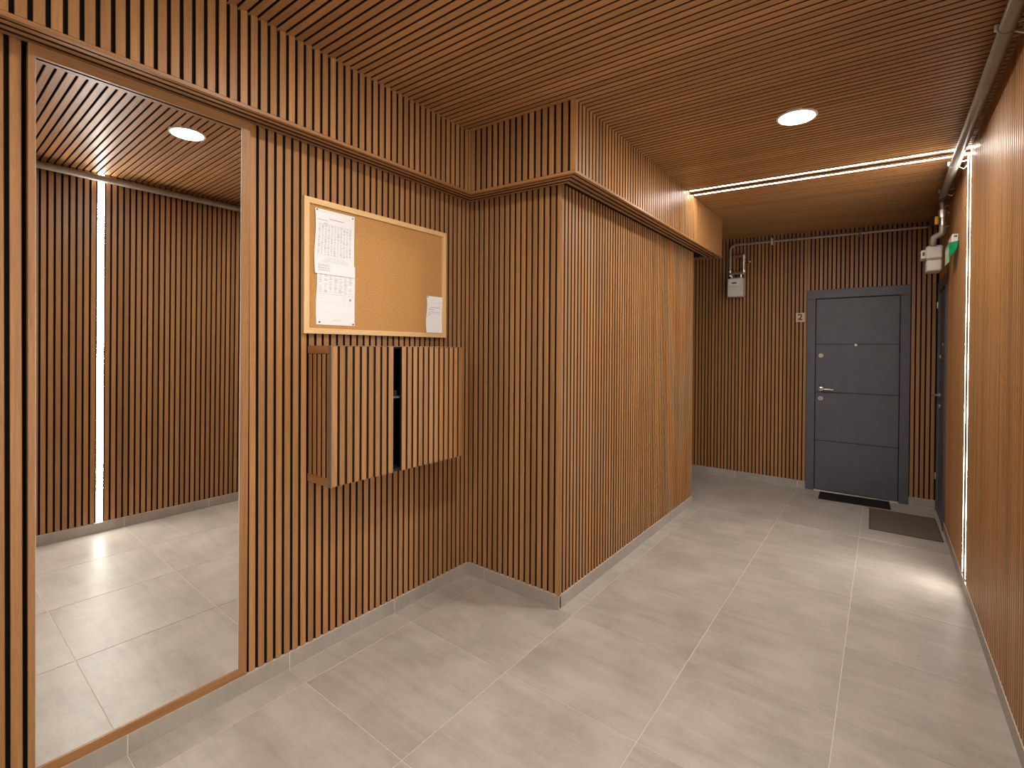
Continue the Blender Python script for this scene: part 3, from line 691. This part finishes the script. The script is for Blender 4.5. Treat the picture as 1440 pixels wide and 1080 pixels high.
# thin pipe on the end wall
ep = empty('wall_pipe', (-0.5, yD - 0.045, 2.66)); tag(ep, 'thin grey pipe crossing the end wall above the slate door', 'pipe')
ey = yD - 0.042
def pz(x): return 2.664 + (0.335 - x) * 0.026
pts = [(PX - 0.02, ey, pz(PX)), (-1.36, ey, pz(-1.36))]
for k in range(1, 7):
    a = math.pi / 2 * k / 6; pts.append((-1.36 - 0.062 * math.sin(a), ey, pz(-1.36) - 0.062 * (1 - math.cos(a))))
pts += [(-1.422, ey, 2.40)]
q = MB(); q.tube(pts, 0.0135, 14); q.build('pipe_run', M_PIPE, ep, True)
q = MB(); q.tube([(-1.422, ey, 2.41), (-1.422, ey, 2.345)], 0.019, 14); q.build('union_nut', M_STEEL, ep, True)
q = MB(); q.tube([(-1.43, ey, 2.375), (-1.27, ey, 2.375)], 0.020, 14); q.build('manifold', M_STEEL, ep, True)
q = MB(); q.tube([(-1.278, ey, 2.36), (-1.278, ey, 2.585)], 0.017, 14); q.build('side_riser', M_STEEL, ep, True)
q = MB(); q.tube([(-1.39, ey, 2.572), (-1.30, ey, 2.572), (-1.283, ey, 2.567), (-1.278, ey, 2.545)], 0.0155, 14); q.build('upper_link', M_STEEL, ep, True)
for z in (2.555, 2.395, 2.49):
    q = MB(); q.tube([(-1.278, ey, z - 0.014), (-1.278, ey, z + 0.014)], 0.0225, 8); q.build('union_nut', M_STEEL, ep)
q = MB(); q.tube([(-1.265, ey - 0.004, 2.487), (-1.235, ey - 0.03, 2.485), (-1.212, ey - 0.04, 2.489)], 0.009, 10); h_ = q.build('valve_handle', M_PIN, ep, True)
q = MB(); q.tube([(-1.216, ey - 0.038, 2.488), (-1.196, ey - 0.045, 2.492)], 0.0075, 10); q.build('handle_tip', M_WHITE, h_, True)
for xk in (-0.99, -0.2):
    q = MB(); q.bbox(xk - 0.007, xk + 0.007, ey - 0.017, yD + 0.001, pz(xk) - 0.035, pz(xk) + 0.035, 0.003); c = q.build('pipe_clip', M_WHITE if xk < -0.5 else M_PIPE_D, ep)
# meter on the end wall
em = empty('gas_meter', (-1.344, yD - 0.09, 2.097)); tag(em, 'small cream gas meter on the end wall below the looped pipe', 'gas meter')
q = MB(); q.bbox(-1.430, -1.262, yD - 0.135, yD - 0.012, 2.100, 2.312, 0.008); q.build('casing', M_METER, em, True)
q = MB(); q.bbox(-1.418, -1.292, yD - 0.142, yD - 0.134, 2.228, 2.300, 0.003); p_ = q.build('dial_plate', M_WHITE, em)
q = MB(); q.bbox(-1.382, -1.330, yD - 0.1445, yD - 0.1415, 2.248, 2.262, 0.0008); q.build('index_window', M_PIN, p_)
q = MB(); q.bbox(-1.424, -1.282, yD - 0.139, yD - 0.134, 2.106, 2.215, 0.003); q.build('front_cover', M_METER, em)
for x in (-1.405, -1.305):
    q = MB(); q.tube([(x, ey, 2.308), (x, ey, 2.335), (x, ey, 2.336), (x, ey, 2.368)], 0.02, 12, [0.021, 0.021, 0.014, 0.014]); q.build('inlet', M_STEEL, em, True)

# ------------------------------------------------------------------ exit sign, number plate
ex = empty('exit_sign', (xR - 0.02, 4.64, 2.11)); tag(ex, 'green emergency sign under a white box on the slatted wall', 'sign')
EX = xR - 0.037
q = MB(); q.bbox(EX, xR, 4.545, 4.78, 2.252, 2.308, 0.005); q.build('housing', M_WHITE, ex, True)
q = MB(); q.bbox(EX + 0.012, EX + 0.028, 4.5435, 4.5465, 2.285, 2.296, 0.0005); q.build('indicator', M_PIN, ex)
def sheet(P, t):
    n_ = (Vector(P[1]) - Vector(P[0])).cross(Vector(P[2]) - Vector(P[0])).normalized() * t
    q = MB(); q.quad8([Vector(p) for p in P] + [Vector(p) + n_ for p in P]); return q
E0, E1 = (xR - 0.003, 4.50), (EX - 0.010, 4.575)
sheet([(*E0, 2.252), (*E1, 2.252), (*E1, 2.150), (E0[0] - 0.010, E0[1] + 0.02, 2.195)], 0.003).build('green_plate', M_GREEN, ex)
pl = sheet([(*E1, 2.252), (E1[0] - 0.004, 4.80, 2.252), (E1[0] - 0.004, 4.80, 2.118), (*E1, 2.118)], -0.003).build('green_plate', M_GREEN, ex)
sheet([(E1[0] - 0.0012, 4.585, 2.225), (E1[0] - 0.0048, 4.795, 2.225), (E1[0] - 0.0048, 4.795, 2.121), (E1[0] - 0.0012, 4.585, 2.121)], -0.001).build('pale_reflection', M_PALEGREEN, pl)  # reflection on the green plate, painted as a paler sheet
np_ = empty('number_plate', (-0.715, yD, 1.797)); tag(np_, 'small beige plate with the number 2 beside the slate door', 'sign')
q = MB(); q.bbox(-0.757, -0.673, yD - 0.008, yD, 1.798, 1.896, 0.0015); q.build('plate', M_PLATE, np_)
cu = bpy.data.curves.new('digit', 'FONT'); cu.body = '2'; cu.size = 0.094; cu.align_x = 'CENTER'; cu.align_y = 'CENTER'; cu.extrude = 0.0006; cu.resolution_u = 4; cu.offset = 0.0028
to = bpy.data.objects.new('digit_tmp', cu); COL.objects.link(to); bpy.context.view_layer.update()
dm = bpy.data.meshes.new_from_object(to.evaluated_get(bpy.context.evaluated_depsgraph_get())); bpy.data.objects.remove(to)
dm.materials.clear(); dm.materials.append(M_PIN)
link('digit', dm, Matrix(((1, 0, 0, -0.715), (0, 0, -1, yD - 0.0088), (0, 1, 0, 1.847), (0, 0, 0, 1))), np_)

# ------------------------------------------------------------------ door mats
def mat_(name, label, c, sx, sy, rz, mt, th_):
    e = empty(name, (c[0], c[1], 0)); tag(e, label, 'doormat'); e.rotation_euler.z = rz
    q = MB(); q.bbox(-sx / 2 + 0.008, sx / 2 - 0.008, -sy / 2 + 0.008, sy / 2 - 0.008, 0.0004, th_, 0.002); o = q.build('pile', mt); o.parent = e
    for (a, b, c_, d) in ((-sx / 2, sx / 2, -sy / 2, -sy / 2 + 0.009), (-sx / 2, sx / 2, sy / 2 - 0.009, sy / 2), (-sx / 2, -sx / 2 + 0.009, -sy / 2 + 0.009, sy / 2 - 0.009), (sx / 2 - 0.009, sx / 2, -sy / 2 + 0.009, sy / 2 - 0.009)):
        q = MB(); q.bbox(a, b, c_, d, 0.0004, th_ * 0.8, 0.001); o = q.build('edging', M_MATE if mt is M_MATG else M_MATB); o.parent = e
mat_('doormat', 'narrow black doormat in front of the slate door', (-0.220, 5.846), 0.575, 0.285, 0.035, M_MATB, 0.010)
mat_('doormat', 'brown doormat lying by the edge-on door in the corner', (0.150, 5.325), 0.468, 0.66, 0.015, M_MATG, 0.009)
